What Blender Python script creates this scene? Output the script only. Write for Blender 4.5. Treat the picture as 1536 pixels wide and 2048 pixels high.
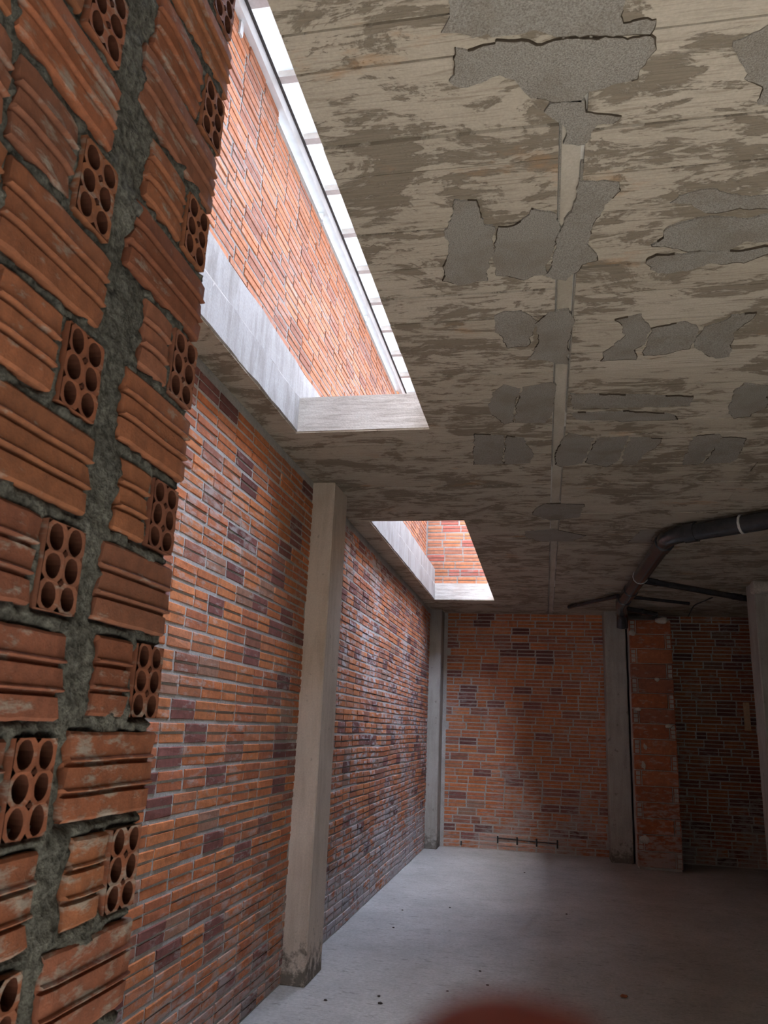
import bpy, bmesh, math, random
import numpy as np
from mathutils import Vector, Matrix, noise

for o in list(bpy.data.objects):
    bpy.data.objects.remove(o, do_unlink=True)
scene = bpy.context.scene
COL = scene.collection
random.seed(7)

# ------------------------------------------------------------------ camera
CAMZ = 1.584                       # eye height over the floor (m)
F_PX = 1590.0                      # focal length in pixels of the 1536 x 2048 frame
ROT = np.array([[0.98063219, -0.01087692, -0.19555611],
                [0.19144567, 0.26398098, 0.94533729],
                [0.04134073, -0.96446655, 0.26095059]])   # world = ROT @ (right, down, forward)
cam_data = bpy.data.cameras.new('camera')
cam = bpy.data.objects.new('camera', cam_data)
COL.objects.link(cam)
cam_data.sensor_fit = 'VERTICAL'
cam_data.sensor_height = 36.0
cam_data.lens = 36.0 * F_PX / 2048.0
cam_data.clip_start = 0.01
cam_data.clip_end = 300
Rm = Matrix(((ROT[0][0], -ROT[0][1], -ROT[0][2]),
             (ROT[1][0], -ROT[1][1], -ROT[1][2]),
             (ROT[2][0], -ROT[2][1], -ROT[2][2])))
cam.matrix_world = Matrix.Translation((0, 0, CAMZ)) @ Rm.to_4x4()
cam_data.dof.use_dof = True
cam_data.dof.focus_distance = 5.5
cam_data.dof.aperture_fstop = (cam_data.lens / 1000.0) / 0.0026
scene.camera = cam


def ray(px, py):
    return ROT @ np.array([px - 768.0, py - 1024.0, F_PX])


def on_z(px, py, z):
    v = ray(px, py)
    v = v * ((z - CAMZ) / v[2])
    return Vector((v[0], v[1], z))


# ------------------------------------------------------------------ sky and exposure
world = bpy.data.worlds.new('sky')
scene.world = world
world.use_nodes = True
wn = world.node_tree.nodes
wl = world.node_tree.links
bg = wn['Background']
sky = wn.new('ShaderNodeTexSky')
sky.sky_type = 'NISHITA'
sky.sun_disc = False
sky.sun_elevation = math.radians(58)
sky.sun_rotation = math.radians(200)
sky.altitude = 1500
sky.air_density = 1.0
sky.dust_density = 3.0
skymix = wn.new('ShaderNodeMix')
skymix.data_type = 'RGBA'
skymix.inputs[0].default_value = 0.30
wl.new(sky.outputs[0], skymix.inputs[6])
skymix.inputs[7].default_value = (4.2, 4.0, 3.8, 1)     # thin bright cloud over the blue
wl.new(skymix.outputs[2], bg.inputs[0])
bg.inputs[1].default_value = 1.3
sun_data = bpy.data.lights.new('sun', 'SUN')
sun_data.energy = 19.0
sun_data.angle = math.radians(4)
sun_data.color = (1.0, .94, .86)
sun = bpy.data.objects.new('sun', sun_data)
COL.objects.link(sun)
sun.location = (6, -12, 16)
sun.rotation_euler = Vector((-.10, -1.0, .58)).to_track_quat('Z', 'Y').to_euler()   # sun behind the photographer

scene.view_settings.view_transform = 'Standard'
scene.view_settings.look = 'None'
scene.view_settings.gamma = 1.0
scene.view_settings.use_curve_mapping = False
scene.view_settings.exposure = 1.9
scene.cycles.max_bounces = 8
scene.cycles.diffuse_bounces = 6
scene.cycles.transmission_bounces = 6
scene.cycles.use_denoising = True
scene.cycles.sample_clamp_indirect = 20.0
scene.cycles.caustics_reflective = False
scene.cycles.caustics_refractive = False


# ------------------------------------------------------------------ material helpers
class NT:
    def __init__(self, name):
        self.m = bpy.data.materials.new(name)
        self.m.use_nodes = True
        self.t = self.m.node_tree
        self.n = self.t.nodes
        self.b = self.n['Principled BSDF']

    def link(self, a, b):
        self.t.links.new(a, b)

    def pos(self, scale=(1, 1, 1), obj_random=0.0):
        g = self.n.new('ShaderNodeNewGeometry')
        mp = self.n.new('ShaderNodeMapping')
        mp.inputs['Scale'].default_value = scale
        self.link(g.outputs['Position'], mp.inputs['Vector'])
        if obj_random:
            oi = self.n.new('ShaderNodeObjectInfo')
            mu = self.n.new('ShaderNodeMath')
            mu.operation = 'MULTIPLY'
            mu.inputs[1].default_value = obj_random
            self.link(oi.outputs['Random'], mu.inputs[0])
            self.link(mu.outputs[0], mp.inputs['Location'])
        return mp.outputs[0]

    def noise(self, vec, scale, detail=4.0, rough=0.55, dist=0.0):
        k = self.n.new('ShaderNodeTexNoise')
        k.inputs['Scale'].default_value = scale
        k.inputs['Detail'].default_value = detail
        k.inputs['Roughness'].default_value = rough
        k.inputs['Distortion'].default_value = dist
        self.link(vec, k.inputs['Vector'])
        return k.outputs['Fac']

    def step(self, fac, lo, hi, a=0.0, b=1.0):
        r = self.n.new('ShaderNodeMapRange')
        r.inputs['From Min'].default_value = lo
        r.inputs['From Max'].default_value = hi
        r.inputs['To Min'].default_value = a
        r.inputs['To Max'].default_value = b
        self.link(fac, r.inputs['Value'])
        return r.outputs[0]

    def math(self, op, a, b):
        k = self.n.new('ShaderNodeMath')
        k.operation = op
        for i, v in enumerate((a, b)):
            if isinstance(v, (int, float)):
                k.inputs[i].default_value = v
            else:
                self.link(v, k.inputs[i])
        return k.outputs[0]

    def mix(self, fac, a, b, blend='MIX'):
        k = self.n.new('ShaderNodeMix')
        k.data_type = 'RGBA'
        k.blend_type = blend
        for sock, v in ((k.inputs[0], fac), (k.inputs[6], a), (k.inputs[7], b)):
            if isinstance(v, (int, float)):
                sock.default_value = v
            elif isinstance(v, tuple):
                sock.default_value = v + (1,) if len(v) == 3 else v
            else:
                self.link(v, sock)
        return k.outputs[2]

    def sep(self, vec):
        k = self.n.new('ShaderNodeSeparateXYZ')
        self.link(vec, k.inputs[0])
        return k.outputs

    def bump(self, h, strength=0.4, dist=0.01):
        k = self.n.new('ShaderNodeBump')
        k.inputs['Strength'].default_value = strength
        k.inputs['Distance'].default_value = dist
        self.link(h, k.inputs['Height'])
        self.link(k.outputs[0], self.b.inputs['Normal'])

    def done(self, color, rough=0.85, spec=0.3):
        if isinstance(color, tuple):
            self.b.inputs['Base Color'].default_value = color + (1,)
        else:
            self.link(color, self.b.inputs['Base Color'])
        if isinstance(rough, (int, float)):
            self.b.inputs['Roughness'].default_value = rough
        else:
            self.link(rough, self.b.inputs['Roughness'])
        self.b.inputs['Specular IOR Level'].default_value = spec
        return self.m


def brick_mat(name, from_attr, smear=0.5, smear_col=(.45, .43, .40), floor_dust=True, fine=1.0, thr=.56):
    t = NT(name)
    if from_attr:
        a = t.n.new('ShaderNodeAttribute')
        a.attribute_name = 'Col'
        base = a.outputs['Color']
    else:
        a = t.n.new('ShaderNodeObjectInfo')
        base = a.outputs['Color']
    p = t.pos()
    n1 = t.noise(p, 22 * fine, 5, .6)
    n2 = t.noise(p, 130 * fine, 3, .6)
    c = t.mix(t.step(n1, .3, .7, 0, 1), t.mix(1.0, base, (.72, .70, .70), 'MULTIPLY'),
              t.mix(1.0, base, (1.18, 1.15, 1.1), 'MULTIPLY'))
    c = t.mix(t.step(n2, .25, .75, .35, 0.0), c, (.12, .06, .04))
    # cement film left on the bricks by the mason, in smears
    big = t.noise(p, 1.7, 3, .5)
    pv = t.pos((9, 9, 26))
    sm = t.noise(pv, 1.0 * fine, 5, .65)
    f = t.math('ADD', sm, t.math('MULTIPLY', t.math('SUBTRACT', big, .5), .55))
    if floor_dust:
        z = t.sep(t.pos())[2]
        f = t.math('ADD', f, t.step(z, 0.1, 0.9, .17, 0))
    fac = t.step(f, thr, thr + .14, 0, smear)
    c = t.mix(fac, c, smear_col)
    t.bump(t.math('ADD', t.math('MULTIPLY', n2, .5), t.math('ADD', n1, t.math('MULTIPLY', fac, .6))), .5, .004)
    return t.done(c, .88, .25)


def mortar_mat(name, a, b, scale=60, strength=.7, dist=.01):
    t = NT(name)
    p = t.pos()
    n1 = t.noise(p, scale, 6, .65)
    n2 = t.noise(p, 5, 3, .5)
    c = t.mix(t.step(n1, .3, .7), a, b)
    c = t.mix(t.step(n2, .35, .7, 0, .45), c, tuple(x * .55 for x in a))
    t.bump(n1, strength, dist)
    return t.done(c, .95, .15)


def concrete_mat(name, light, dark, grain, amount=.5, bump=.5, rust=0.0, spots=0.0, foot=0.0):
    """board-marked concrete; grain = scale per axis (small along the boards)"""
    t = NT(name)
    pg = t.pos(grain, 3.0)
    p = t.pos((1, 1, 1), 5.0)
    g = t.noise(pg, 1.0, 6, .65, .3)
    blot = t.noise(p, 3.2, 5, .6)
    fine = t.noise(p, 90, 4, .6)
    f = t.math('ADD', t.math('MULTIPLY', g, .65), t.math('MULTIPLY', blot, .45))
    fac = t.step(f, .50, .66, 0, amount)
    c = t.mix(fac, light, dark)
    c = t.mix(t.step(fine, .3, .75, .22, 0), c, tuple(x * .4 for x in dark))
    if rust:
        r = t.noise(p, 2.1, 4, .6)
        c = t.mix(t.step(r, .60, .72, 0, rust), c, (.42, .20, .09))
    if spots:
        s = t.noise(p, 14, 2, .4)
        c = t.mix(t.step(s, .70, .74, 0, spots), c, tuple(x * .5 for x in dark))
    if foot:                              # splash dirt at the foot
        z = t.sep(t.pos())[2]
        k = t.math('ADD', t.step(z, 0, .5, .34, -.2), t.noise(t.pos(), 18, 5, .7))
        c = t.mix(t.step(k, .62, .80, 0, foot), c, (.07, .06, .048))
    t.bump(t.math('ADD', g, t.math('MULTIPLY', fine, .35)), bump, .008)
    return t.done(c, .9, .2)


def plain_mat(name, color, rough=.6, metal=0.0, spec=.4, var=.25, scale=30, bump=.1):
    t = NT(name)
    n = t.noise(t.pos(), scale, 4, .6)
    c = t.mix(t.step(n, .3, .7, 0, 1), tuple(x * (1 - var) for x in color), tuple(min(1, x * (1 + var)) for x in color))
    t.bump(n, bump, .004)
    t.b.inputs['Metallic'].default_value = metal
    return t.done(c, rough, spec)


M = {}
M['brick_obj'] = brick_mat('brick_terracotta', False, .55)
M['brick_attr'] = brick_mat('brick_terracotta_joined', True, .55)
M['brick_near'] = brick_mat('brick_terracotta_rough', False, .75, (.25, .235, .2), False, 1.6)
M['brick_obj_pale'] = brick_mat('brick_efflorescent', False, .85, (.50, .48, .49), True, .8, .50)
M['brick_attr_pale'] = brick_mat('brick_efflorescent_joined', True, .85, (.50, .48, .49), True, .8, .50)
M['brick_obj_clean'] = brick_mat('brick_upper', False, .35, (.36, .33, .30), False)
M['brick_attr_clean'] = brick_mat('brick_upper_joined', True, .35, (.36, .33, .30), False)
M['mortar'] = mortar_mat('mortar_grey', (.40, .385, .355), (.60, .58, .54), 70)
M['mortar_upper'] = mortar_mat('mortar_upper', (.25, .235, .21), (.36, .345, .32), 60)
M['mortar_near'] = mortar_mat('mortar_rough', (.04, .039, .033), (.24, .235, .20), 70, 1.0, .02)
M['mortar_dark'] = mortar_mat('mortar_core', (.05, .05, .045), (.10, .10, .09), 60)
M['board'] = None
M['flue_shade'] = plain_mat('flue_painted_shade', (.05, .018, .010), .95, 0, .1, .3, 40)  # shade inside the brick holes put into the colour


def ceiling_mat():
    t = NT('concrete_board_marked')
    p = t.pos((1, 1, 1), 7.0)
    streak = t.noise(t.pos((3.4, 15, 3), 11.0), 1.0, 10, .74, 1.3)
    grain = t.noise(t.pos((5, 110, 10), 5.0), 1.0, 6, .65, .6)
    blot = t.noise(t.pos((1.1, 1.5, 1), 0), 2.3, 10, .72, 1.0)
    fine = t.noise(p, 120, 4, .6)
    f = t.math('ADD', t.math('MULTIPLY', streak, .50), t.math('MULTIPLY', blot, .65))
    edge = t.step(f, .585, .617, 0, 1)
    soft = t.step(f, .42, .62, 0, .45)
    oi = t.n.new('ShaderNodeObjectInfo')
    c = t.mix(t.math('MULTIPLY', oi.outputs['Random'], .6), (.56, .50, .41), (.43, .37, .29))
    c = t.mix(soft, c, (.40, .345, .265))
    c = t.mix(t.math('MULTIPLY', edge, .8), c, t.mix(t.step(grain, .4, .6), (.15, .12, .085), (.235, .195, .145)))
    c = t.mix(t.step(grain, .53, .66, 0, .5), c, (.19, .145, .10))
    c = t.mix(t.step(fine, .35, .75, .25, 0), c, (.16, .135, .10))
    rust = t.noise(t.pos((1.5, 3, 1)), 1.3, 6, .65)
    c = t.mix(t.step(rust, .62, .72, 0, .5), c, (.46, .25, .11))
    h = t.math('ADD', t.math('MULTIPLY', grain, .5), t.math('MULTIPLY', edge, -.6))
    t.bump(h, .6, .007)
    return t.done(c, .92, .15)


def block_mat():
    t = NT('aerated_block_exposed')
    p = t.pos((1, 1, 1), 3.0)
    g = t.noise(p, 230, 3, .7)
    b = t.noise(p, 5, 4, .6)
    c = t.mix(t.step(g, .3, .7), (.17, .155, .13), (.44, .41, .36))
    c = t.mix(t.step(b, .45, .7, 0, .5), c, (.20, .165, .12))
    t.bump(g, .8, .006)
    return t.done(c, .95, .1)


M['crack'] = plain_mat('crack_shadow_dirt', (.07, .055, .04), .95, 0, .05)
M['board'] = ceiling_mat()
M['block'] = block_mat()
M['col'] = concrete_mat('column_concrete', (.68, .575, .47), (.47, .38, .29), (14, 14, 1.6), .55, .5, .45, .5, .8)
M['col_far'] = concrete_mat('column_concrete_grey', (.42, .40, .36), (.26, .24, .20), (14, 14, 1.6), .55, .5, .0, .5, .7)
M['edge'] = concrete_mat('slab_edge_concrete', (.62, .60, .55), (.30, .27, .23), (5, 5, 40), .55, .5, .12)
M['stain'] = concrete_mat('beam_concrete_streaked', (.42, .41, .385), (.19, .17, .14), (16, 16, 2.2), .5, .6)
M['seam'] = concrete_mat('seam_mortar', (.50, .45, .37), (.34, .29, .22), (9, 2, 9), .6, .5)
M['steel'] = plain_mat('galvanised_steel', (.62, .66, .68), .45, .3, .5, .06, 12)
M['purlin'] = plain_mat('steel_purlin', (.46, .44, .43), .6, .0, .4, .12, 20)
M['pipe'] = plain_mat('black_plastic_pipe', (.035, .037, .042), .2, 0, .55, .25, 14, .03)
M['clamp'] = plain_mat('pipe_clamp', (.55, .55, .53), .5, .2, .5)
M['wire'] = plain_mat('dark_rebar', (.03, .026, .024), .7)
M['wood'] = plain_mat('raw_wood', (.62, .43, .27), .7, 0, .2, .15, 25)
M['plaster'] = plain_mat('plaster_blob', (.45, .41, .35), .9, 0, .2, .2, 60, .4)
M['wall_side'] = mortar_mat('rough_render', (.17, .12, .09), (.26, .19, .14), 30)
M['ground'] = mortar_mat('asphalt', (.09, .088, .085), (.14, .136, .13), 8)


def roof_mat():
    t = NT('roof_sheet_white')
    n = t.noise(t.pos(), 6, 3)
    c = t.mix(t.step(n, .3, .7), (.80, .84, .86), (.88, .90, .91))
    m = t.done(c, .6, .3)
    tr = t.n.new('ShaderNodeBsdfTranslucent')
    tr.inputs[0].default_value = (.86, .92, .95, 1)
    mx = t.n.new('ShaderNodeMixShader')
    mx.inputs[0].default_value = .03
    t.link(t.b.outputs[0], mx.inputs[1])
    t.link(tr.outputs[0], mx.inputs[2])
    t.link(mx.outputs[0], t.n['Material Output'].inputs['Surface'])
    return m


M['roof'] = roof_mat()


def floor_mat():
    t = NT('floor_screed')
    p = t.pos()
    b = t.noise(t.pos((1, .8, 1)), 1.4, 5, .6)
    f = t.noise(p, 45, 5, .65)
    s = t.noise(t.pos((10, 26, 1)), 1.0, 5, .7, .6)
    c = t.mix(t.step(b, .35, .68), (.42, .425, .41), (.56, .565, .55))
    c = t.mix(t.step(f, .3, .7, .4, 0), c, (.13, .125, .11))
    c = t.mix(t.step(s, .57, .68, 0, .7), c, (.14, .135, .12))
    c = t.mix(t.step(t.noise(t.pos((1, 1, 1)), 6, 6, .7), .5, .72, 0, .45), c, (.24, .235, .21))
    t.bump(t.math('ADD', f, s), .6, .007)
    damp = t.step(t.noise(p, .9, 4, .6), .45, .7, .62, .42)
    return t.done(c, damp, .4)


M['floor'] = floor_mat()


# ------------------------------------------------------------------ object helpers
def link(o, parent=None):
    COL.objects.link(o)
    if parent is not None:
        o.parent = parent
    return o


def mesh_obj(name, bm, mat, parent=None, smooth=False):
    me = bpy.data.meshes.new(name)
    bmesh.ops.recalc_face_normals(bm, faces=bm.faces)
    bm.to_mesh(me)
    bm.free()
    if mat:
        me.materials.append(mat)
    if smooth:
        for p in me.polygons:
            p.use_smooth = True
    return link(bpy.data.objects.new(name, me), parent)


def add_box(bm, x0, x1, y0, y1, z0, z1):
    vs = [bm.verts.new(p) for p in ((x0, y0, z0), (x1, y0, z0), (x1, y1, z0), (x0, y1, z0),
                                    (x0, y0, z1), (x1, y0, z1), (x1, y1, z1), (x0, y1, z1))]
    for f in ((0, 3, 2, 1), (4, 5, 6, 7), (0, 1, 5, 4), (1, 2, 6, 5), (2, 3, 7, 6), (3, 0, 4, 7)):
        bm.faces.new([vs[i] for i in f])
    return vs


def box_obj(name, x0, x1, y0, y1, z0, z1, mat, parent=None):
    bm = bmesh.new()
    add_box(bm, x0, x1, y0, y1, z0, z1)
    return mesh_obj(name, bm, mat, parent)


def structure(o):
    o['kind'] = 'structure'
    return o


def tag(o, label, cat, group=None):
    o['label'] = label
    o['category'] = cat
    if group:
        o['group'] = group
    return o


def rough_block(name, x0, x1, y0, y1, z0, z1, mat, parent=None, step=.1, amp=.0025, chamfer=.010, seed=0):
    """a cast concrete prism: subdivided, chipped edges, slightly uneven faces"""
    bm = bmesh.new()
    add_box(bm, x0, x1, y0, y1, z0, z1)
    bmesh.ops.bevel(bm, geom=list(bm.edges), offset=chamfer, segments=1, affect='EDGES')
    L = (x1 - x0, y1 - y0, z1 - z0)
    for ax in range(3):
        n = int(L[ax] / step)
        for i in range(1, n):
            co = [0, 0, 0]
            co[ax] = (x0, y0, z0)[ax] + L[ax] * i / n
            no = [0, 0, 0]
            no[ax] = 1
            bmesh.ops.bisect_plane(bm, geom=bm.verts[:] + bm.edges[:] + bm.faces[:], plane_co=co, plane_no=no)
    for v in bm.verts:
        q = v.co * 7 + Vector((seed * 3.1, seed, 0))
        v.co += noise.noise_vector(q) * amp + noise.noise_vector(q * 4) * amp * .5
    return mesh_obj(name, bm, mat, parent)


# ------------------------------------------------------------------ bricks
def groove_brick(bm, u0, u1, h, depth, rnd=None, col_layer=None, color=None, xf=None):
    """local frame: x along the course, y out of the wall (front at 0), z up; one groove in the face"""
    b, g, gd = .003, .0065, .022
    prof = [(-depth, -h / 2), (-b, -h / 2), (0, -h / 2 + b), (0, -g), (-gd, -g * .7), (-gd, g * .7), (.0015, g),
            (.0015, h / 2 - b), (-b, h / 2), (-depth, h / 2)]
    j = (lambda: (rnd.random() - .5) * .008) if rnd else (lambda: 0.0)
    rings = []
    for u in (u0, u1):
        rings.append([(u + j(), y + (j() * .5 if -.02 < y else 0), z + j() * .5) for y, z in prof])
    if xf:
        rings = [[xf(p) for p in r] for r in rings]
    va = [bm.verts.new(p) for p in rings[0]]
    vb = [bm.verts.new(p) for p in rings[1]]
    n = len(va)
    fs = []
    for i in range(n):
        k = (i + 1) % n
        fs.append(bm.faces.new((va[i], va[k], vb[k], vb[i])))
    fs.append(bm.faces.new(va[::-1]))
    fs.append(bm.faces.new(vb))
    if col_layer is not None:
        for f in fs:
            for lp in f.loops:
                lp[col_layer] = color


PALETTE = [((.58, .200, .080), 5), ((.63, .235, .095), 4), ((.52, .182, .088), 4), ((.55, .22, .11), 3),
           ((.26, .105, .090), 2), ((.18, .072, .064), 1), ((.36, .155, .105), 2), ((.40, .22, .15), 1)]
PAL = [c for c, w in PALETTE for _ in range(w)]

MESHES = {}


def brick_mesh(length, h, depth, variant, suffix=''):
    key = (round(length, 3), round(h, 3), round(depth, 3), variant, suffix)
    if key not in MESHES:
        bm = bmesh.new()
        groove_brick(bm, -length / 2, length / 2, h, depth, random.Random(variant * 17 + 3))
        me = bpy.data.meshes.new('brick')
        bmesh.ops.recalc_face_normals(bm, faces=bm.faces)
        bm.to_mesh(me)
        bm.free()
        me.materials.append(M['brick_obj' + suffix])
        MESHES[key] = me
    return MESHES[key]


def seen_size(p, length):
    q = ROT.T @ np.array([p[0], p[1], p[2] - CAMZ])
    if q[2] < .1:
        return 0
    x, y = 768 + F_PX * q[0] / q[2], 1024 + F_PX * q[1] / q[2]
    inside = -60 < x < 1600 and -60 < y < 2110
    return (1.0 if inside else .0001) * length / q[2] ** 2


def brick_wall(root, face, u0, u1, z0, z1, pitch, axis, limit=290, seed=1, length=.243, joint=.018,
               visible=None, depth=.05, darker=0.0, wave=.006, keep=None, pal=None, suffix=''):
    """fills a wall face with bricks. axis 'Y': wall plane X=face looking +X, u = Y. axis 'X': plane Y=face looking -Y, u = X"""
    rnd = random.Random(seed)
    n = int(round((z1 - z0) / pitch))
    pz = (z1 - z0) / n
    h = pz - joint
    slots = []
    for k in range(n):
        zc = z0 + (k + .5) * pz
        u = u0 - (rnd.random() * length if k % 2 else rnd.random() * .1)
        while u < u1:
            L = length if rnd.random() < .93 else length * rnd.choice((.5, .6, .75))
            a, b = max(u, u0), min(u + L, u1)
            u += L + joint * (.7 + rnd.random() * .6)
            if b - a < .04:
                continue
            if keep and not keep((a + b) / 2, zc, k, n):
                continue
            c = rnd.choice(pal or PAL)
            s = .88 + rnd.random() * .24
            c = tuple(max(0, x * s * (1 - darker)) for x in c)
            um = (a + b) / 2
            zz = zc + wave * noise.noise(Vector((um * .9, k * .35, seed)))
            P = (face, um, zz) if axis == 'Y' else (um, face, zz)
            vis = seen_size(P, b - a) if (visible is None or visible(um, zz)) else 0
            slots.append((vis, um, zz, b - a, c, rnd.randrange(5), (rnd.random() - .5) * .012, .002 + rnd.random() * .004))
    slots.sort(key=lambda s: -s[0])
    rot = Matrix.Rotation(-math.pi / 2, 4, 'Z') if axis == 'Y' else Matrix.Rotation(math.pi, 4, 'Z')
    bm = None
    for i, (vis, um, zz, L, c, var, tilt, proud) in enumerate(slots):
        loc = (face + proud, um, zz) if axis == 'Y' else (um, face - proud, zz)
        mw = Matrix.Translation(loc) @ rot @ Matrix.Rotation(tilt, 4, 'Y')
        if i < limit:
            full = abs(L - length) < .01
            me = brick_mesh(length, h, depth, var, suffix)
            o = bpy.data.objects.new('brick', me)
            o.color = c + (1,)
            o.matrix_world = mw @ Matrix.Diagonal((L / length, 1, 1, 1))
            link(o, root)
        else:
            if bm is None:
                bm = bmesh.new()
                cl = bm.loops.layers.float_color.new('Col')
            groove_brick(bm, -L / 2, L / 2, h, depth, rnd, cl, c + (1,), lambda p: mw @ Vector(p))
    if bm is not None:
        o = mesh_obj('brick_field', bm, M['brick_attr' + suffix], root)
        o['kind'] = 'stuff'


CEIL = 3.30
SLAB_TOP = 3.53
XL = -1.65            # inner face of the long left wall
YB = 12.0             # inner face of the back wall
OX0, OX1 = -1.47, -.654
O1 = (-.6, 4.37)
O2 = (6.52, 10.78)

# ------------------------------------------------------------------ setting: ground, floor, walls, slab
ground = structure(box_obj('ground', -30, 30, -30, -2.6, -.3, -.05, M['ground']))


def make_floor():
    bm = bmesh.new()
    nx, ny = 60, 140
    x0, x1, y0, y1 = -1.9, 4.4, -2.6, 12.3
    vs = [[bm.verts.new((x0 + (x1 - x0) * i / nx, y0 + (y1 - y0) * j / ny,
                         .004 * noise.noise(Vector((i * .31, j * .31, 0))) - .004)) for i in range(nx + 1)] for j in range(ny + 1)]
    for j in range(ny):
        for i in range(nx):
            bm.faces.new((vs[j][i], vs[j][i + 1], vs[j + 1][i + 1], vs[j + 1][i]))
    add_box(bm, x0, x1, y0, y1, -.2, -.02)
    return structure(mesh_obj('floor', bm, M['floor']))


floor = make_floor()

# long left wall, two bays between the columns
wall_left = structure(box_obj('wall_left', -1.85, XL - .0005, -2.6, 5.42, -.1, CEIL + .012, M['mortar']))
brick_wall(wall_left, XL, 2.35, 5.38, .0, CEIL - .05, .1065, 'Y', 290, 3)
wall_left_far = structure(box_obj('wall_left_far', -1.85, XL - .0005, 5.42, 12.2, -.1, CEIL + .012, M['mortar']))
brick_wall(wall_left_far, XL, 5.74, 11.68, .0, CEIL - .06, .1065, 'Y', 290, 11, wave=.016, suffix='_pale')
wall_back = structure(box_obj('wall_back', -1.85, .95, YB + .0005, YB + .2, -.1, CEIL + .012, M['mortar']))
brick_wall(wall_back, YB, -1.42, .84, .0, CEIL, .1065, 'X', 295, 21)
wall_back_right = structure(box_obj('wall_back_right', .95, 4.4, YB + .0005, YB + .2, -.1, CEIL + .012, M['mortar']))
brick_wall(wall_back_right, YB, 1.69, 3.6, .0, CEIL, .1065, 'X', 295, 31, darker=.35)  # darker puts the shade of this bay into its brick colour
wall_right = structure(box_obj('wall_right', 4.2, 4.4, -2.6, 12.2, -.1, CEIL + .012, M['wall_side']))


wall_front_added = structure(box_obj('wall_front_added', -1.85, -.8, -2.8, -2.6, -.1, CEIL + .012, M['wall_side']))  # unseen front wall, added to narrow the light from the gate
wall_front_right_added = structure(box_obj('wall_front_right_added', 2.0, 4.4, -2.8, -2.6, -.1, CEIL + .012, M['wall_side']))  # unseen, added to limit gate light on the right
wall_front_lintel_added = structure(box_obj('wall_front_lintel_added', -.8, 2.0, -2.8, -2.6, 2.4, CEIL + .012, M['wall_side']))  # unseen lintel, added to cap the height of the gate light
sun_block_front = structure(box_obj('sun_block_front', -7, 6, -3.0, -2.6, SLAB_TOP + .25, 12.5, M['wall_side']))  # unseen tall facade, added to keep the sun off the terrace
street_block = structure(box_obj('sky_block_street', -16, 16, -14, -12, -.05, 6, M['ground']))  # unseen wall opposite, added to block the low sky

# slab with two light wells
def make_slab():
    bm = bmesh.new()
    zb, zt = CEIL + .008, SLAB_TOP
    add_box(bm, OX1, 4.4, -2.6, YB + .2, zb, zt)
    add_box(bm, -1.85, OX0, -2.6, YB + .2, zb, zt)
    add_box(bm, OX0, OX1, -2.6, O1[0], zb, zt)
    add_box(bm, OX0, OX1, O1[1], O2[0], zb, zt)
    add_box(bm, OX0, OX1, O2[1], YB + .2, zb, zt)
    return structure(mesh_obj('ceiling', bm, M['edge']))


ceiling = make_slab()


def board(x0, x1, y0, y1, seed):
    """imprint of one formwork board: a thin cast plate with a slightly ragged outline and its own level"""
    rnd = random.Random(seed)
    z0 = CEIL - rnd.random() * .0065
    bm = bmesh.new()
    nx = max(2, int((x1 - x0) / .12))
    g = .0028
    lo = [(x0 + g + (x1 - x0 - 2 * g) * i / nx, y0 + g + rnd.random() * .0025) for i in range(nx + 1)]
    hi = [(x0 + g + (x1 - x0 - 2 * g) * i / nx, y1 - g - rnd.random() * .0025) for i in range(nx + 1)]
    tz = CEIL + .009
    dz = [(rnd.random() - .5) * .0015 for _ in range(nx + 1)]
    A = [bm.verts.new((x, y, z0 + d)) for (x, y), d in zip(lo, dz)]
    B = [bm.verts.new((x, y, z0 + d)) for (x, y), d in zip(hi, dz)]
    A2 = [bm.verts.new((x, y, tz)) for x, y in lo]
    B2 = [bm.verts.new((x, y, tz)) for x, y in hi]
    for i in range(nx):
        bm.faces.new((A[i], B[i], B[i + 1], A[i + 1]))
        bm.faces.new((A[i], A[i + 1], A2[i + 1], A2[i]))
        bm.faces.new((B[i], B2[i], B2[i + 1], B[i + 1]))
    bm.faces.new((A[0], A2[0], B2[0], B[0]))
    bm.faces.new((A[-1], B[-1], B2[-1], A2[-1]))
    return mesh_obj('board_print', bm, M['board'], ceiling)


SEAM0, SEAM1 = .062, .135
edges_l = [-2.6, -2.2, -1.9, -1.55, -1.25, -.9, -.6, -.3, 0, .3, .62, .95, 1.28, 1.57, 1.70, 1.985, 2.13, 2.44, 2.68, 2.89, 3.10,
           3.38, 3.66, 3.95, 4.16, 4.37, 4.62, 4.86, 5.27, 5.52, 5.78, 6.03, 6.28, 6.52, 6.85, 7.2, 7.5, 7.9, 8.2, 8.6, 9.0, 9.35,
           9.7, 10.1, 10.45, 10.78, 11.1, 11.4, 11.7, 12.0]
for i in range(len(edges_l) - 1):
    a, b = edges_l[i], edges_l[i + 1]
    inside = (O1[0] <= a < O1[1] - .01) or (O2[0] <= a < O2[1] - .01)
    board(OX1 + .001 if inside else XL, SEAM0, a, b, i)
rnd = random.Random(5)
y = -2.6
i = 100
while y < 12.0:
    w = rnd.choice((.2, .24, .28, .33))
    y2 = min(12.0, y + w)
    x = SEAM1
    while x < 4.2:
        x2 = min(4.2, x + rnd.choice((1.2, 1.7, 2.3, 2.9)))
        if 4.2 - x2 < .4:
            x2 = 4.2
        board(x, x2, y, y2, i)
        i += 1
        x = x2
    y = y2
for a, b in ((-.6, 1.2), (1.2, 2.9), (2.9, 4.37), (6.52, 8.4), (8.4, 10.78)):       # soffit strip along the wall
    board(XL, OX0 - .001, a, b, i)
    i += 1
box_obj('seam_strip', SEAM0 + .007, SEAM1 - .009, -2.6, 12.0, CEIL + .003, CEIL + .009, M['seam'], ceiling)
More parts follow.
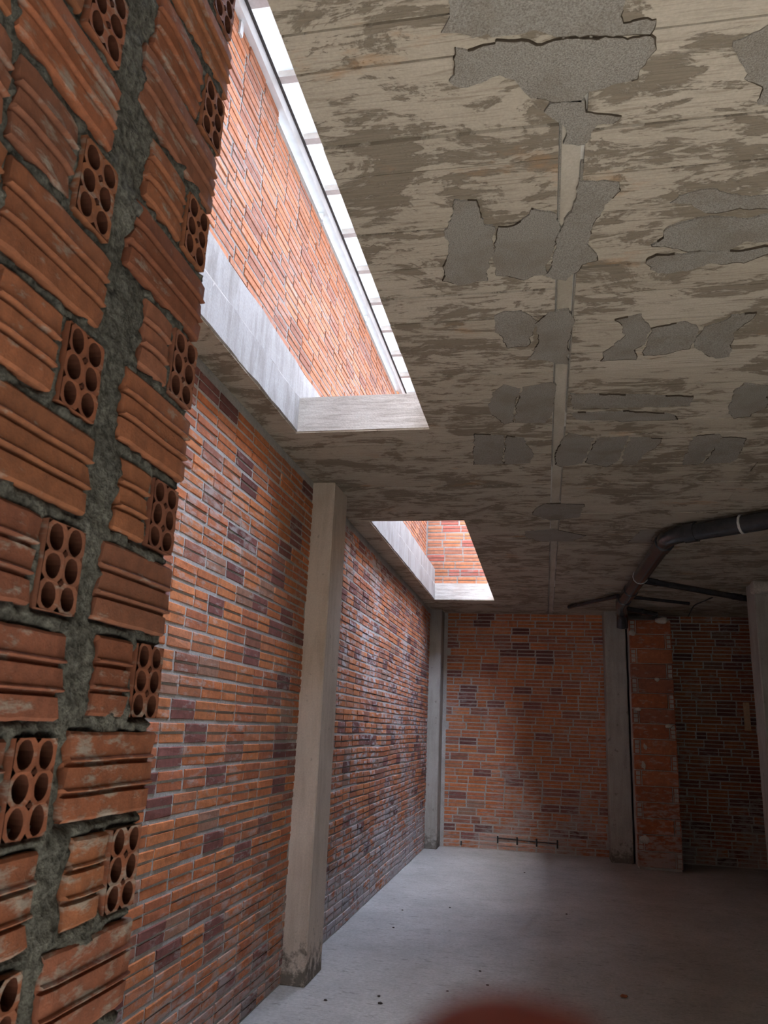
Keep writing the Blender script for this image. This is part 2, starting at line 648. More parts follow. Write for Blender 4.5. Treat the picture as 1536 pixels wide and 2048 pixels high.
# construction seam: a sunken mortar strip between two thin fins
for xs, w in ((SEAM0, .007), (SEAM1 - .007, .009)):
    bm = bmesh.new()
    r2 = random.Random(int(xs * 1000))
    yy = -2.6
    while yy < 11.9:
        y2 = yy + .15 + r2.random() * .5
        if r2.random() < .75:
            add_box(bm, xs + r2.random() * .003, xs + w, yy, min(y2, 11.95), CEIL - .004 - r2.random() * .004, CEIL + .008)
        yy = y2
    mesh_obj('seam_fin', bm, M['block'], ceiling)

# places where the cement skin is missing and the aerated filler block shows
C2 = (860, 0, .4401)
C3 = (860, 500, .4401)
PATCHES = [
    (C2, [(90, -60), (865, -60), (880, 90), (1035, 65), (1000, 146), (700, 150), (640, 146), (540, 146), (480, 136), (300, 154), (280, 136), (190, 160), (60, 135), (95, 60)]),
    (C2, [(120, 210), (300, 200), (312, 170), (540, 184), (700, 162), (1000, 156), (1020, 215), (985, 265), (940, 345), (830, 375), (720, 400), (695, 446), (545, 448), (455, 435), (420, 400), (380, 350), (320, 335), (150, 380), (98, 365)]),
    (C2, [(505, 500), (545, 457), (695, 453), (700, 510), (860, 515), (830, 555), (760, 560), (720, 610), (690, 650), (610, 650), (620, 590), (600, 545)]),
    (C2, [(1390, 180), (1536, 100), (1700, 60), (1700, 440), (1495, 470), (1510, 400), (1440, 340), (1400, 260)]),
    (C2, [(685, 815), (860, 815), (870, 850), (800, 920), (760, 980), (740, 1030), (720, 1100), (760, 1170), (700, 1195), (650, 1240), (615, 1265), (525, 1240), (555, 1200), (565, 1130), (592, 1030), (640, 960), (665, 900)]),
    (C2, [(110, 895), (215, 900), (230, 970), (255, 1015), (298, 1020), (284, 1165), (270, 1180), (250, 1270), (130, 1285), (60, 1270), (70, 1190), (90, 1100), (65, 1040), (105, 990)]),
    (C2, [(305, 1020), (400, 1010), (460, 945), (580, 965), (584, 1030), (555, 1120), (550, 1170), (520, 1190), (520, 1240), (420, 1265), (300, 1245), (290, 1170)]),
    (C2, [(1100, 910), (1130, 880), (1270, 855), (1420, 885), (1536, 875), (1650, 870), (1650, 930), (1370, 945), (1245, 960), (1200, 915)]),
    (C2, [(995, 1110), (1060, 1070), (1070, 1035), (1230, 980), (1420, 985), (1650, 955), (1650, 1080), (1430, 1092), (1360, 1126), (1160, 1132)]),
    (C2, [(990, 1180), (1030, 1150), (1380, 1134), (1560, 1110), (1560, 1140), (1415, 1185), (1260, 1190), (1180, 1220), (1090, 1235), (1010, 1215)]),
    (C3, [(295, 310), (330, 270), (400, 265), (455, 290), (482, 320), (462, 390), (448, 430), (355, 440), (330, 390), (290, 345)]),
    (C3, [(488, 320), (530, 280), (640, 265), (655, 330), (632, 370), (620, 515), (545, 500), (455, 490), (492, 410)]),
    (C3, [(845, 310), (960, 285), (972, 320), (1000, 350), (975, 420), (935, 440), (935, 490), (775, 500), (800, 450), (890, 380)]),
    (C3, [(1008, 350), (1160, 315), (1210, 335), (1222, 360), (1180, 440), (1060, 465), (970, 475), (992, 400)]),
    (C3, [(1240, 345), (1330, 320), (1370, 290), (1490, 280), (1440, 320), (1380, 370), (1355, 480), (1300, 490), (1195, 440), (1215, 400)]),
    (C3, [(285, 645), (330, 610), (412, 620), (382, 720), (378, 775), (335, 785), (265, 720)]),
    (C3, [(418, 615), (545, 595), (572, 610), (555, 740), (525, 780), (386, 780), (388, 720)]),
    (C3, [(205, 830), (338, 840), (328, 965), (200, 970), (195, 880)]),
    (C3, [(347, 840), (420, 850), (470, 920), (455, 965), (335, 968)]),
    (C3, [(575, 910), (625, 830), (745, 850), (695, 965), (600, 978), (570, 970)]),
    (C3, [(755, 850), (905, 840), (850, 960), (800, 980), (705, 960)]),
    (C3, [(915, 845), (1050, 850), (1030, 890), (980, 920), (930, 975), (870, 975), (880, 920)]),
    (C3, [(1180, 870), (1210, 835), (1318, 830), (1318, 870), (1218, 970), (1150, 970)]),
    (C3, [(1330, 845), (1440, 850), (1400, 930), (1370, 960), (1240, 970)]),
    (C3, [(1380, 640), (1430, 600), (1536, 610), (1536, 700), (1450, 750), (1380, 760), (1355, 720)]),
    (C3, [(475, 1170), (530, 1150), (700, 1150), (680, 1210), (550, 1225), (470, 1200)]),
    (C3, [(430, 1275), (560, 1265), (710, 1295), (640, 1320), (500, 1320), (435, 1300)]),
    (C3, [(900, 1325), (960, 1270), (1035, 1265), (1000, 1325)]),
    (C3, [(640, 650), (900, 655), (1200, 660), (1180, 700), (900, 712), (650, 715)]),
    (C3, [(640, 735), (900, 730), (1080, 735), (1130, 765), (900, 772), (660, 765)]),
]


def patch(frame, pts, seed):
    ox, oy, s = frame
    w = [on_z(ox + px * s, oy + py * s, CEIL) for px, py in pts]
    out = []
    n = len(w)
    for k in range(n):
        a, b = w[k], w[(k + 1) % n]
        m = max(2, int((b - a).length / .013))
        for q in range(m):
            p = a.lerp(b, q / m)
            nv = noise.noise_vector(Vector((p.x * 16, p.y * 16, seed)))
            nw = noise.noise_vector(Vector((p.x * 55, p.y * 55, seed)))
            out.append((p.x + nv.x * .016 + nw.x * .007, p.y + nv.y * .016 + nw.y * .006))
    bm = bmesh.new()
    lo = [bm.verts.new((x, y, CEIL - .0085)) for x, y in out]
    hi = [bm.verts.new((x, y, CEIL + .004)) for x, y in out]
    bm.faces.new(lo[::-1])
    for k in range(len(lo)):
        q = (k + 1) % len(lo)
        bm.faces.new((lo[k], lo[q], hi[q], hi[k]))
    o = mesh_obj('exposed_block', bm, M['block'], ceiling)
    # raised dark strips along stretches of the outline, crack shadow in their colour
    bm = bmesh.new()
    n = len(out)
    for k in range(n):
        q = (k + 1) % n
        a, b = Vector((*out[k], 0)), Vector((*out[q], 0))
        if noise.noise(Vector((a.x * 5, a.y * 5, seed + 40))) < .12:
            continue
        d = (b - a)
        if d.length < 1e-5:
            continue
        nrm = Vector((d.y, -d.x, 0)).normalized()
        w = lambda v: .0012 + .0022 * noise.noise(Vector((v.x * 30, v.y * 30, 3)))
        P = [a - nrm * w(a), b - nrm * w(b), b + nrm * w(b), a + nrm * w(a)]
        lo_ = [bm.verts.new((v.x, v.y, CEIL - .0092)) for v in P]
        hi_ = [bm.verts.new((v.x, v.y, CEIL)) for v in P]
        bm.faces.new(lo_)
        for e in range(4):
            g = (e + 1) % 4
            bm.faces.new((lo_[e], lo_[g], hi_[g], hi_[e]))
    if len(bm.faces):
        mesh_obj('crack', bm, M['crack'], o)
    return o


for k, (fr, pts) in enumerate(PATCHES):
    patch(fr, pts, k)

# ------------------------------------------------------------------ upper storey seen through the light wells
def edge_strip(name, x0, x1, y0, y1, z0, z1, mat, seed, parent=None):
    return rough_block(name, x0, x1, y0, y1, z0, z1, mat, parent, .12, .006, .006, seed)


upper_beam = structure(edge_strip('trim_1', -1.85, OX0 - .008, -2.6, YB + .2, SLAB_TOP + .002, 3.742, M['stain'], 2))
lower_beam = structure(edge_strip('trim_2', OX0 - .03, OX0 + .004, O1[0], O1[1] - .002, CEIL + .004, SLAB_TOP - .003, M['stain'], 5))
lower_beam2 = structure(edge_strip('trim_3', OX0 - .03, OX0 + .004, O2[0] + .002, O2[1] - .002, CEIL + .004, SLAB_TOP - .003, M['stain'], 8))
UXL = -1.60
UZ1 = 5.29
UPPER_PAL = [(.46, .175, .078), (.50, .20, .09), (.43, .17, .08), (.42, .18, .10), (.33, .14, .085), (.48, .21, .11)]
wall_upper_left = structure(box_obj('wall_upper_left', -1.85, UXL - .0005, -2.6, YB, 3.742, UZ1 - .06, M['mortar_upper']))


def keep_top(u, z, k, n):
    if k == n - 1:
        return noise.noise(Vector((u * 1.3, 2.7, 0))) > .12
    return True


brick_wall(wall_upper_left, UXL, 2.4, 10.72, 3.742, UZ1, .1065, 'Y', 295, 41, keep=keep_top, pal=UPPER_PAL, suffix='_clean',
           visible=lambda u, z: u < 8.2 or z < 4.6)
wall_upper_back = structure(box_obj('wall_upper_back', -1.85, 1.1, 10.8305, 11.05, 3.53, 5.6, M['mortar_upper']))
brick_wall(wall_upper_back, 10.83, -1.59, 1.0, 3.53, 5.2, .1065, 'X', 200, 51, suffix='_clean', pal=UPPER_PAL + [(.36, .11, .08), (.42, .13, .09)])

sky_block_upper_right = structure(box_obj('sky_block_upper_right', 1.1, 1.3, -2.6, 11.05, SLAB_TOP, 6.2, M['wall_side']))  # unseen wall, added to cut sky light on the upper bricks

# roof over the first light well: steel edge beam, purlins, pale sheets
roof = bpy.data.objects.new('roof', None)
link(roof)
roof.location = (-1.56, 4, 5.28)
tag(roof, 'white sheet roof on steel purlins seen through the near light well', 'roof')


def child_box(name, x0, x1, y0, y1, z0, z1, mat):
    o = box_obj(name, x0, x1, y0, y1, z0, z1, mat)
    o.parent = roof
    o.matrix_parent_inverse = Matrix.Translation(-roof.location)
    return o


RY0, RY1 = -1.0, 9.3
eb = child_box('edge_beam', -1.64, -1.56, RY0, RY1, 5.284, 5.364, M['steel'])
child_box('gap_shadow_strip', -1.60, -1.545, RY0, RY1, 5.366, 5.374, M['wire'])  # dark strip, shadow of the gap above the beam put into its colour
yy = 3.755 - 8 * .535
while yy < RY1:
    child_box('purlin', -1.553, -1.13, yy, yy + .055, 5.374, 5.42, M['purlin'])
    yy += .535
for k, yk in enumerate(np.arange(RY0, RY1 - .5, 1.07)):      # sheets, lapped, with low ribs along their length
    bm = bmesh.new()
    y0s, y1s = yk, yk + 1.085
    m = 36
    zt = 5.424 + (k % 2) * .003
    prev = None
    for q in range(m + 1):
        yv = y0s + (y1s - y0s) * q / m
        zz = zt + (.012 if q % 6 in (3, 4) else 0)
        a = bm.verts.new((-1.70, yv, zz))
        b = bm.verts.new((-1.10, yv, zz + .01))
        if prev:
            bm.faces.new((prev[0], prev[1], b, a))
        prev = (a, b)
    o = mesh_obj('roof_sheet', bm, M['roof'])
    o.parent = roof
    o.matrix_parent_inverse = Matrix.Translation(-roof.location)
# short studs that carry the edge beam off the wall top
for yk in (3.25, 4.95, 6.5):
    child_box('stud', -1.63, -1.585, yk, yk + .04, 5.2, 5.285, M['steel'])

# ------------------------------------------------------------------ columns
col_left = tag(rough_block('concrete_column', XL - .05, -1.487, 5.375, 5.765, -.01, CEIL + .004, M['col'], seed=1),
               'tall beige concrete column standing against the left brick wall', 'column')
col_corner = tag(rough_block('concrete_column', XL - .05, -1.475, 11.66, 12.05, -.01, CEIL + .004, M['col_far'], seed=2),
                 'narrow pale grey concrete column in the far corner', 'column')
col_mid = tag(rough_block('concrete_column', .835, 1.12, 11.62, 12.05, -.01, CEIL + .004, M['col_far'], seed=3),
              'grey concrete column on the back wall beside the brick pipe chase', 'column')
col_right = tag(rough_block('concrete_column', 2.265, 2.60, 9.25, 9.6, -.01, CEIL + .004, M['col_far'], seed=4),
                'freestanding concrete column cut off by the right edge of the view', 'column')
cap = rough_block('mortar_cap', 2.24, 2.64, 9.16, 9.3, 3.16, CEIL + .002, M['plaster'], col_right, .05, .02, .02, 9)
cap['label'] = 'rough pale mortar lump at the column head'

# ------------------------------------------------------------------ near wall on the left: rough hollow brick with open ends
NX = -.745
NEAR_PAL = [(.30, .105, .050), (.27, .093, .047), (.31, .115, .054), (.255, .092, .052), (.28, .112, .064), (.32, .122, .055)]


def ridge_brick(y0, y1, zc, h, seed, color, chip=.006):
    """face looks +X; three flat bands parted by two ribs with a shadow groove under each"""
    rnd = random.Random(seed)
    D = .235
    h2 = h / 2
    prof = [(-D, -h2), (-.004, -h2), (0, -h2 + .005)]
    for zr in (-h / 6, h / 6):
        prof += [(0, zr - .0090), (-.0085, zr - .0080), (-.0085, zr - .001), (.0045, zr + .0002), (.0060, zr + .0025), (.0040, zr + .0048), (0, zr + .0065)]
    prof += [(0, h2 - .005), (-.004, h2), (-D, h2)]
    m = max(3, int((y1 - y0) / .03))
    bm = bmesh.new()
    rings = []
    for q in range(m + 1):
        yv = y0 + (y1 - y0) * q / m
        ring = []
        for x, z in prof:
            jy = (noise.noise(Vector((z * 40, seed, q))) * chip * 2) if q in (0, m) else 0
            jz = noise.noise(Vector((yv * 30, z * 20, seed))) * .0025 if abs(z) > h2 - .02 else noise.noise(Vector((yv * 9, z * 9, seed))) * .001
            jx = noise.noise(Vector((yv * 14, z * 14, seed + 5))) * .0015 if x > -.05 else 0
            if q in (0, m) and x > -.05:
                jx -= .003 + rnd.random() * .002
            ring.append(bm.verts.new((NX + x + jx, yv + jy, zc + z + jz)))
        rings.append(ring)
    n = len(prof)
    for q in range(m):
        for k in range(n):
            bm.faces.new((rings[q][k], rings[q][(k + 1) % n], rings[q + 1][(k + 1) % n], rings[q + 1][k]))
    bm.faces.new(rings[0][::-1])
    bm.faces.new(rings[-1])
    o = mesh_obj('brick', bm, M['brick_near'], wall_near)
    # slight tilt of each brick about its centre
    o.color = color + (1,)
    return o


def hole_brick(y0, y1, zc, h, seed, color):
    """brick laid end-on: 2 x 3 round flues and two pin holes, open towards +X"""
    rnd = random.Random(seed)
    bm = bmesh.new()
    D = .23
    cw, ch = (y1 - y0) / 2, h / 3
    N = 16
    r = min(cw, ch) * .40

    def fr(x, yv, zv):
        nv = noise.noise_vector(Vector((yv * 25, zv * 25, seed)))
        return (NX + x + nv.x * .0015, yv + nv.y * .0025, zv + nv.z * .0025)
    for i in range(2):
        for j in range(3):
            cy, cz = y0 + cw * (i + .5), zc - h / 2 + ch * (j + .5)
            out, inn, back = [], [], []
            ry, rz = r * (1 + (rnd.random() - .5) * .1), r * 1.12 * (1 + (rnd.random() - .5) * .1)
            for q in range(N):
                a = 2 * math.pi * (q + .5) / N
                c, s = math.cos(a), math.sin(a)
                k = 1 / max(abs(c), abs(s))
                out.append(bm.verts.new(fr(0, cy + c * k * cw / 2, cz + s * k * ch / 2)))
                wob = 1 + .05 * noise.noise(Vector((c * 2, s * 2, seed + i * 3 + j)))
                inn.append(bm.verts.new(fr(-.001, cy + c * ry * wob, cz + s * rz * wob)))
                back.append(bm.verts.new((NX - D, cy + c * ry, cz + s * rz)))
            for q in range(N):
                p = (q + 1) % N
                bm.faces.new((out[q], out[p], inn[p], inn[q]))
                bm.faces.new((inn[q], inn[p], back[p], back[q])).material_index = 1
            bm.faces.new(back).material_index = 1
    bmesh.ops.remove_doubles(bm, verts=bm.verts, dist=.0012)
    # outer sides
    bb = [(y0, zc - h / 2), (y1, zc - h / 2), (y1, zc + h / 2), (y0, zc + h / 2)]
    f = [bm.verts.new((NX - .001, a, b)) for a, b in bb]
    g = [bm.verts.new((NX - .24, a, b)) for a, b in bb]
    for q in range(4):
        p = (q + 1) % 4
        bm.faces.new((f[q], f[p], g[p], g[q]))
    bm.faces.new(g)
    me_o = mesh_obj('hollow_brick', bm, M['brick_near'], wall_near)
    me_o.data.materials.append(M['flue_shade'])
    me_o.color = color + (1,)
    # pin holes between the flues: discs with the hole's shade in their colour
    for j in (1, 2):
        cz = zc - h / 2 + ch * j
        b2 = bmesh.new()
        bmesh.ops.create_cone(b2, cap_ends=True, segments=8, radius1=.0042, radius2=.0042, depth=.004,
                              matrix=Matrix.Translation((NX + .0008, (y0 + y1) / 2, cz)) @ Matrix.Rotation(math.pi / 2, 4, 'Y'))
        mesh_obj('pin_hole_shade', b2, M['flue_shade'], me_o)
    return me_o


wall_near = structure(box_obj('wall_near', -1.05, NX - .242, .2, 1.485, 0, 4.9, M['mortar_dark']))
PN = .1635
HB = .138
rects = []
rn = random.Random(77)
for k in range(-7, 17):
    zc = CAMZ + .06 + PN * k
    if zc - HB / 2 < 0.02:
        continue
    jz = (rn.random() - .5) * .012
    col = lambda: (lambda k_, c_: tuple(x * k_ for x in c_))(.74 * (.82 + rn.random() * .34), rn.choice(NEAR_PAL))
    hh = HB + (rn.random() - .5) * .008
    e = 1.495 + (rn.random() - .5) * .016
    zr = zc - CAMZ                        # the joint between the two piers widens towards the top
    jl = 1.165 - min(.13, max(0, zr - .36) * .13) + (rn.random() - .5) * .012
    jr = 1.222 - min(.07, max(0, zr - .6) * .12) + (rn.random() - .5) * .02
    if k % 2 == 0:
        s0 = jr + .025 + rn.random() * .02
        if k in (4,):
            s0 += .02
        rects.append(('b', s0, e - .128, zc + jz, hh, col()))
        rects.append(('h', e - .112, e - .008, zc + jz, hh, col()))
        y1 = jl
        y0 = y1 - .272
        rects.append(('b', y0, y1, zc - jz, hh, col()))
        rects.append(('b', y0 - .29, y0 - .018, zc - jz, hh, col()))
    else:
        rects.append(('b', jr, e, zc + jz, hh, col()))
        y1 = jl + .004
        rects.append(('h', y1 - .103, y1, zc - jz, hh, col()))
        rects.append(('b', y1 - .103 - .018 - .15, y1 - .121, zc - jz, hh, col()))
        rects.append(('b', y1 - .56, y1 - .29, zc - jz, hh, col()))
for k, (kind, y0, y1, zc, h, c) in enumerate(rects):
    if kind == 'b':
        ridge_brick(y0, y1, zc, h, k, c)
    else:
        hole_brick(y0, y1, zc, h, k, c)


def near_mortar():
    """lumpy mortar sheet between the near bricks, overlapping their edges here and there"""
    y0, y1, z0, z1, st = .55, 1.492, 0.9, 4.6, .007
    ny, nz = int((y1 - y0) / st), int((z1 - z0) / st)
    Y = y0 + np.arange(ny + 1) * st
    Z = z0 + np.arange(nz + 1) * st
    YY, ZZ = np.meshgrid(Y, Z)
    inside = np.full(YY.shape, -9.0)          # how far inside a brick (m)
    holes = np.full(YY.shape, -9.0)
    for kind, a, b, zc, h, c in rects:
        d = np.minimum(np.minimum(YY - a, b - YY), np.minimum(ZZ - zc + h / 2, zc + h / 2 - ZZ))
        inside = np.maximum(inside, d)
        if kind == 'h':
            holes = np.maximum(holes, d)
    bm = bmesh.new()
    verts = {}
    for j in range(nz + 1):
        for i in range(ny + 1):
            d = inside[j, i]
            if d > .03:
                continue
            p = Vector((0, YY[j, i], ZZ[j, i]))
            n1 = noise.noise(p * 11)
            n2 = noise.noise(p * 38 + Vector((3, 1, 2)))
            n3 = noise.noise(p * 95 + Vector((7, 5, 2)))
            spread = .006 + .016 * n1 + .006 * n2
            if holes[j, i] > -.004:
                spread = min(spread, .003)
            hgt = -.007 + .009 * n1 + .007 * n2 + .004 * n3
            if d > -.006:
                t = min(1, max(0, (d - spread + .012) / .012))
                hgt = hgt * (1 - t) + (-.03) * t + (.004 * (1 - t) if d > 0 else 0)
            if YY[j, i] > 1.483:
                hgt -= .012
            verts[(j, i)] = bm.verts.new((NX + hgt, p.y + n3 * .002, p.z + n2 * .002))
    for j in range(nz):
        for i in range(ny):
            q = [verts.get(k) for k in ((j, i), (j, i + 1), (j + 1, i + 1), (j + 1, i))]
            if all(q):
                bm.faces.new(q)
    # bed joints in depth, seen at the end of the wall
    for k in range(-7, 18):
        zc = CAMZ + .06 + PN * (k - .5)
        if zc > .05:
            add_box(bm, NX - .25, NX - .018, .5, 1.478, zc - .02, zc + .02)
    add_box(bm, NX - .10, NX - .03, 1.15, 1.24, .05, 4.5)
    return mesh_obj('mortar_joint', bm, M['mortar_near'], wall_near, True)


near_mortar()
wall_near_return = structure(box_obj('wall_near_return', -1.645, -1.05, 1.39, 1.485, 0, 4.9, M['mortar_dark']))

# ------------------------------------------------------------------ brick pipe chase by the back wall
chase = bpy.data.objects.new('pipe_chase', None)
link(chase)
chase.location = (1.39, 11.2, 0)
tag(chase, 'narrow red hollow brick chase boxing in the drain pipe on the back wall', 'brick pier')


def in_chase(o):
    o.parent = chase
    o.matrix_parent_inverse = Matrix.Translation(-chase.location)
    return o


CX0, CX1, CY = 1.135, 1.665, 11.2
in_chase(box_obj('mortar_core', CX0 + .01, CX1 - .01, CY + .02, YB - .012, 0, 3.13, M['mortar']))
PC = .194
rc = random.Random(3)
for k in range(16):
    z0 = .03 + k * PC
    z1 = z0 + PC - .012
    flip = k % 2
    c = random.Random(k).choice([(.42, .13, .055), (.36, .11, .05), (.46, .16, .075), (.33, .12, .07)])
    off = (rc.random() - .5) * .02
    a, b = (CX0 + .085, CX1) if flip else (CX0, CX1 - .085)
    bm = bmesh.new()
    vs = add_box(bm, a + off * .2, b + off * .2, CY + (rc.random() - .5) * .012, CY + .12, z0, z1)
    bmesh.ops.bevel(bm, geom=list(bm.edges), offset=.006, segments=1, affect='EDGES')
    o = in_chase(mesh_obj('brick', bm, M['brick_obj']))
    o.color = c + (1,)
    # open brick end beside it
    ea, eb_ = (CX0, CX0 + .072) if flip else (CX1 - .072, CX1)
    bm = bmesh.new()
    t = .010
    add_box(bm, ea, ea + t, CY, CY + .12, z0, z1)
    add_box(bm, eb_ - t, eb_, CY, CY + .12, z0, z1)
    for q in range(4):
        zz = z0 + (z1 - z0 - t) * q / 3
        add_box(bm, ea + t, eb_ - t, CY, CY + .12, zz, zz + t)
    add_box(bm, ea + t, eb_ - t, CY + .10, CY + .12, z0 + t, z1 - t)
    o = in_chase(mesh_obj('hollow_brick', bm, M['brick_obj']))
    o.color = c + (1,)


def blob(name, loc, r, seed, mat, sq=(1, .5, 1), sub=2):
    bm = bmesh.new()
    bmesh.ops.create_icosphere(bm, subdivisions=sub, radius=1)
    for v in bm.verts:
        k = 1 + .45 * noise.noise(v.co * 1.7 + Vector((seed, 0, 0)))
        v.co = Vector((v.co.x * r * sq[0] * k, v.co.y * r * sq[1] * k, v.co.z * r * sq[2] * k)) + Vector(loc)
    return mesh_obj(name, bm, mat, None, True)


for k, (x, z, r, sz) in enumerate(((1.56, 3.12, .09, .5), (1.46, 2.35, .035, 1.3), (1.27, 1.48, .04, 1.6), (1.24, 1.25, .03, 2.2), (1.60, 1.42, .03, 1.5),
                                  (1.22, .35, .06, .9), (1.58, 1.75, .05, .6), (1.2, 1.95, .04, .8), (1.17, 2.95, .05, .8))):
    b = in_chase(blob('plaster_splash', (x, CY + .004, z), r, k * 2.3, M['plaster'], (1, .25, sz)))

# ------------------------------------------------------------------ pipes under the slab
def tube(name, pts, r, mat, parent=None, seg=14, bevel_bend=True):
    cu = bpy.data.curves.new(name, 'CURVE')
    cu.dimensions = '3D'
    cu.bevel_depth = r
    cu.bevel_resolution = 4
    cu.use_fill_caps = True
    sp = cu.splines.new('POLY')
    sp.points.add(len(pts) - 1)
    for p, q in zip(sp.points, pts):
        p.co = (*q, 1)
    ob = bpy.data.objects.new(name, cu)
    COL.objects.link(ob)
    dg = bpy.context.evaluated_depsgraph_get()
    me = bpy.data.meshes.new_from_object(ob.evaluated_get(dg))
    COL.objects.unlink(ob)
    bpy.data.objects.remove(ob)
    me.materials.clear()
    me.materials.append(mat)
    for p in me.polygons:
        p.use_smooth = True
    return link(bpy.data.objects.new(name, me), parent)


def rounded(pts, r=.12, n=5):
    out = [Vector(pts[0])]
    for i in range(1, len(pts) - 1):
        p, a, b = Vector(pts[i]), Vector(pts[i - 1]), Vector(pts[i + 1])
        s, e = p + (a - p).normalized() * r, p + (b - p).normalized() * r
        for k in range(n + 1):
            t = k / n
            out.append(s * (1 - t) ** 2 + p * 2 * t * (1 - t) + e * t ** 2)
    out.append(Vector(pts[-1]))
    return [tuple(v) for v in out]


drain = bpy.data.objects.new('drain_pipe', None)
link(drain)
tag(drain, 'black plastic drain pipe with thin branches hung under the concrete ceiling at right', 'pipe')


def pipe_thing(name, pts, r, label, rings, clamps=(), bend=.12):
    root = tube(name, rounded(pts, bend), r, M['pipe'], drain)
    root['label'] = label
    for a, b in rings:
        tube('socket', [a, b], r * 1.13, M['pipe'], root)
    for a, b in clamps:
        tube('clamp', [a, b], r * 1.07, M['clamp'], root)
    return root


ZP = CEIL - .095
def pz(px, py, z=ZP):
    return tuple(on_z(px, py, z))


def lerp(a, b, t):
    return tuple(a[i] + (b[i] - a[i]) * t for i in range(3))


d0, d1, d2, d3 = pz(1650, 1022), pz(1338, 1072), pz(1290, 1150), pz(1243, 1207)
d00 = lerp(d1, d0, (4.12 - d1[0]) / (d0[0] - d1[0]))        # runs on to the right-hand wall
d4 = (1.03, 11.0, ZP - .01)
d4b = (1.03, 11.08, 3.0)
main_pipe = pipe_thing('main_run', [d00, d1, d3, d4, d4b], .074,
                       'thick black plastic drain pipe bending under the concrete ceiling',
                       [(lerp(d1, d0, .12), lerp(d1, d0, .2)), (lerp(d1, d3, .06), lerp(d1, d3, .10)), (lerp(d1, d3, .72), lerp(d1, d3, .80)),
                        (lerp(d1, d3, .90), lerp(d1, d3, .97))],
                       [(lerp(d1, d0, .50), lerp(d1, d0, .515)), (lerp(d1, d3, .5), lerp(d1, d3, .503))], .14)
e0, e1 = pz(1285, 1160), pz(1502, 1199)
branch = pipe_thing('branch_pipe', [e0, e1], .035, 'black branch pipe with a long glint running to the right column',
                    [(lerp(e0, e1, .02), lerp(e0, e1, .12)), (lerp(e0, e1, .82), lerp(e0, e1, .9))])
g0, g1 = pz(1262, 1194), pz(1378, 1207)
thin = pipe_thing('branch_pipe', [g0, g1], .02, 'thin black branch pipe just behind the drain pipe bend', [(lerp(g0, g1, .05), lerp(g0, g1, .18))])
h0, h1 = pz(1250, 1217, CEIL - .10), pz(1312, 1229, CEIL - .10)
stub = pipe_thing('branch_pipe', [h0, h1], .036, 'short black pipe stub lying over the top of the brick chase', [(lerp(h0, h1, .5), lerp(h0, h1, .8))])
k0, k1 = pz(1236, 1192, CEIL - .06), pz(1138, 1214, CEIL - .04)
lat = pipe_thing('branch_pipe', [k0, k1], .026, 'thin black pipe running left from the drain pipe along the ceiling', [(lerp(k0, k1, .02), lerp(k0, k1, .2))])
# rag of wire hanging from the ceiling to the right of the chase
w0 = pz(1425, 1195, CEIL - .01)
tag(tube('hanging_wire', rounded([w0, (w0[0] - .18, w0[1] + .25, CEIL - .07), (w0[0] - .24, w0[1] + .35, CEIL - .20)], .05), .008, M['wire']),
    'loose dark wire hanging from the ceiling right of the brick chase', 'wire')

# ------------------------------------------------------------------ small things on the back wall
for k, (x, z0, z1) in enumerate(((-.664, .09, .185), (-.396, .085, .185), (-.131, .08, .18), (.151, .075, .185), (-1.17, .03, .085))):
    names = ('first tall', 'second tall', 'third tall', 'fourth tall')
    lab = ('%s dark steel peg from the left, low on the back wall' % names[k]) if k < 4 else 'short dark steel peg near the foot of the corner column'
    tag(tube('steel_peg', [(x, YB - .012, z0), (x, YB - .012, z1)], .011, M['wire']), lab, 'peg', 'steel pegs low on the back wall')
tag(tube('steel_rod', [(-.664, YB - .012, .155), (.151, YB - .012, .135)], .006, M['wire']),
    'thin dark rod linking the pegs low on the back wall', 'rod')
bm = bmesh.new()
add_box(bm, 2.675, 2.755, YB - .03, YB - .004, 1.74, 2.115)
bmesh.ops.bevel(bm, geom=list(bm.edges), offset=.004, segments=1, affect='EDGES')
tag(mesh_obj('wooden_batten', bm, M['wood']), 'short pale wooden batten upright on the dark brick wall at right', 'batten')

# ------------------------------------------------------------------ crumbs on the floor
DEB = [(758, 1992, .014, 'w', 'dark crumb on the floor in front of the left column'),
       (651, 2000, .016, 'w', 'dark crumb nearest the bottom edge of the floor'),
       (760, 2006, .020, 'w', 'brown stone crumb beside the dark crumbs at the bottom'),
       (1248, 1992, .030, 'o', 'broken orange brick flake on the shaded floor'),
       (787, 1855, .013, 'w', 'dark crumb in the daylight patch near the second bay'),
       (805, 1820, .012, 'w', 'small dark crumb on the bright floor by the long wall'),
       (900, 1815, .012, 'w', 'small dark crumb in the middle of the bright floor'),
       (1133, 1828, .014, 'w', 'dark crumb where the bright floor turns to shade'),
       (960, 1942, .012, 'w', 'small dark crumb left of the bottom middle'),
       (895, 1982, .012, 'w', 'small dark crumb at the bottom left of the middle'),
       (975, 1970, .014, 'w', 'dark crumb close to the bottom middle of the floor'),
       (1049, 1745, .014, 'w', 'dark crumb on the floor in front of the back wall')]
M['crumb'] = plain_mat('dark_crumb', (.06, .05, .04), .9)
M['flake'] = plain_mat('brick_flake', (.42, .15, .07), .9)
for k, (px, py, r, c, lab) in enumerate(DEB):
    r *= .62
    p = on_z(px, py, r * .2)
    tag(blob('rubble_crumb', p, r, k * 1.7, M['flake'] if c == 'o' else M['crumb'], (1.2, .9, .5), 2), lab, 'crumb', 'crumbs on the floor')

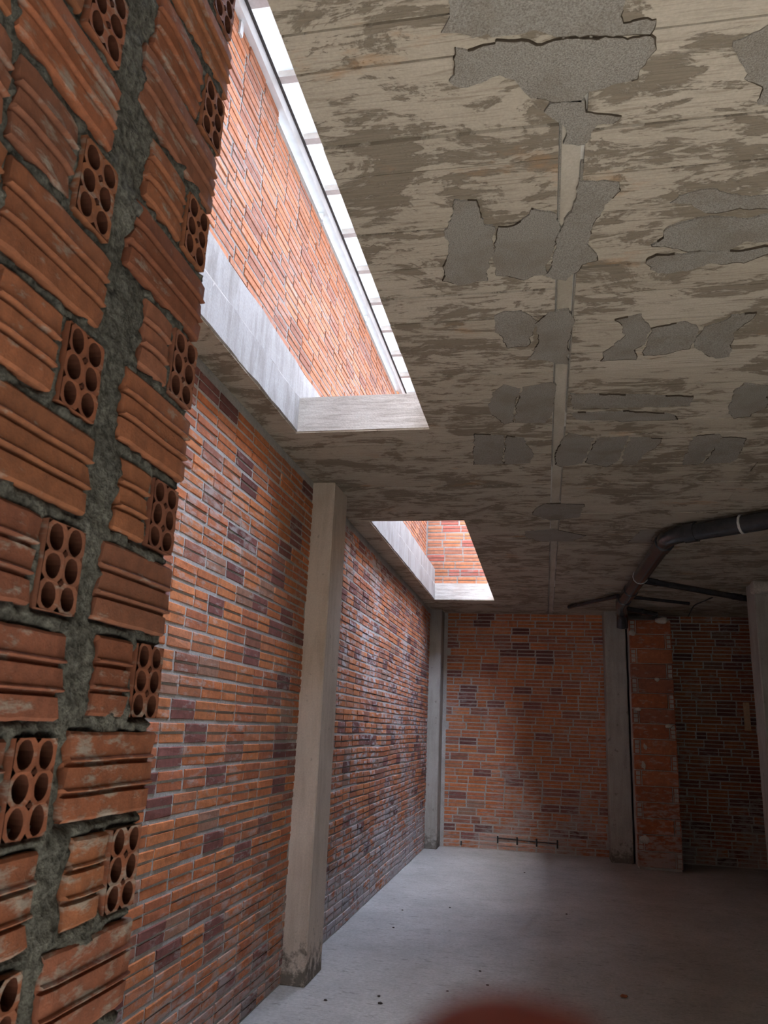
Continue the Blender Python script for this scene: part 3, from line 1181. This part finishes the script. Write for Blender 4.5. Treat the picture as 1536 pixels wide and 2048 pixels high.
# ------------------------------------------------------------------ the photographer's hand below the lens, one fingertip raised into view
def make_hand():
    t = NT('skin_reddish')
    n = t.noise(t.pos(), 300, 3)
    col = t.mix(t.step(n, .3, .7), (.15, .022, .014), (.19, .032, .02))
    skin = t.done(col, .55, .3)
    V, E, Rr = [], [], []

    def chain(root, pts):
        prev = root
        for (x, y, z, r) in pts:
            V.append(cam.matrix_world @ Vector((x, -y, -z)))
            Rr.append(r)
            i = len(V) - 1
            if prev is not None:
                E.append((prev, i))
            prev = i
        return prev
    wrist = chain(None, [(.035, .225, -.02, .026)])
    arm = chain(wrist, [(.045, .30, -.07, .030), (.06, .40, -.14, .036)])
    palm = chain(wrist, [(.030, .175, .000, .024)])
    # index finger up in front of the lens, the others folded below, thumb off the side of the palm
    chain(palm, [(.016, .135, .022, .0125), (.011, .098, .040, .0095), (.0085, .065, .048, .0088), (.0078, .0355, .048, .0088), (.0079, .0315, .048, .0078)])
    chain(palm, [(.036, .136, .022, .0125), (.036, .100, .044, .0095), (.037, .112, .066, .0088), (.037, .135, .062, .0078)])
    chain(palm, [(.054, .142, .018, .0115), (.057, .110, .040, .0090), (.058, .122, .060, .0084), (.058, .143, .055, .0074)])
    chain(palm, [(.068, .155, .010, .0105), (.074, .130, .030, .0080), (.075, .140, .046, .0074), (.074, .155, .042, .0066)])
    chain(wrist, [(.006, .195, .008, .0150), (-.016, .165, .022, .0115), (-.020, .135, .034, .0095), (-.014, .112, .040, .0082)])
    me = bpy.data.meshes.new('person')
    me.from_pydata(V, E, [])
    o = link(bpy.data.objects.new('person', me))
    me.materials.append(skin)
    md = o.modifiers.new('skin', 'SKIN')
    for k, sv in enumerate(me.skin_vertices[0].data):
        sv.radius = (Rr[k], Rr[k])
        sv.use_root = (k == 0)
    md.use_smooth_shade = True
    ss = o.modifiers.new('subsurf', 'SUBSURF')
    ss.levels = ss.render_levels = 2
    tag(o, 'raised reddish fingertip of the photographer, blurred at the bottom edge', 'person')


make_hand()
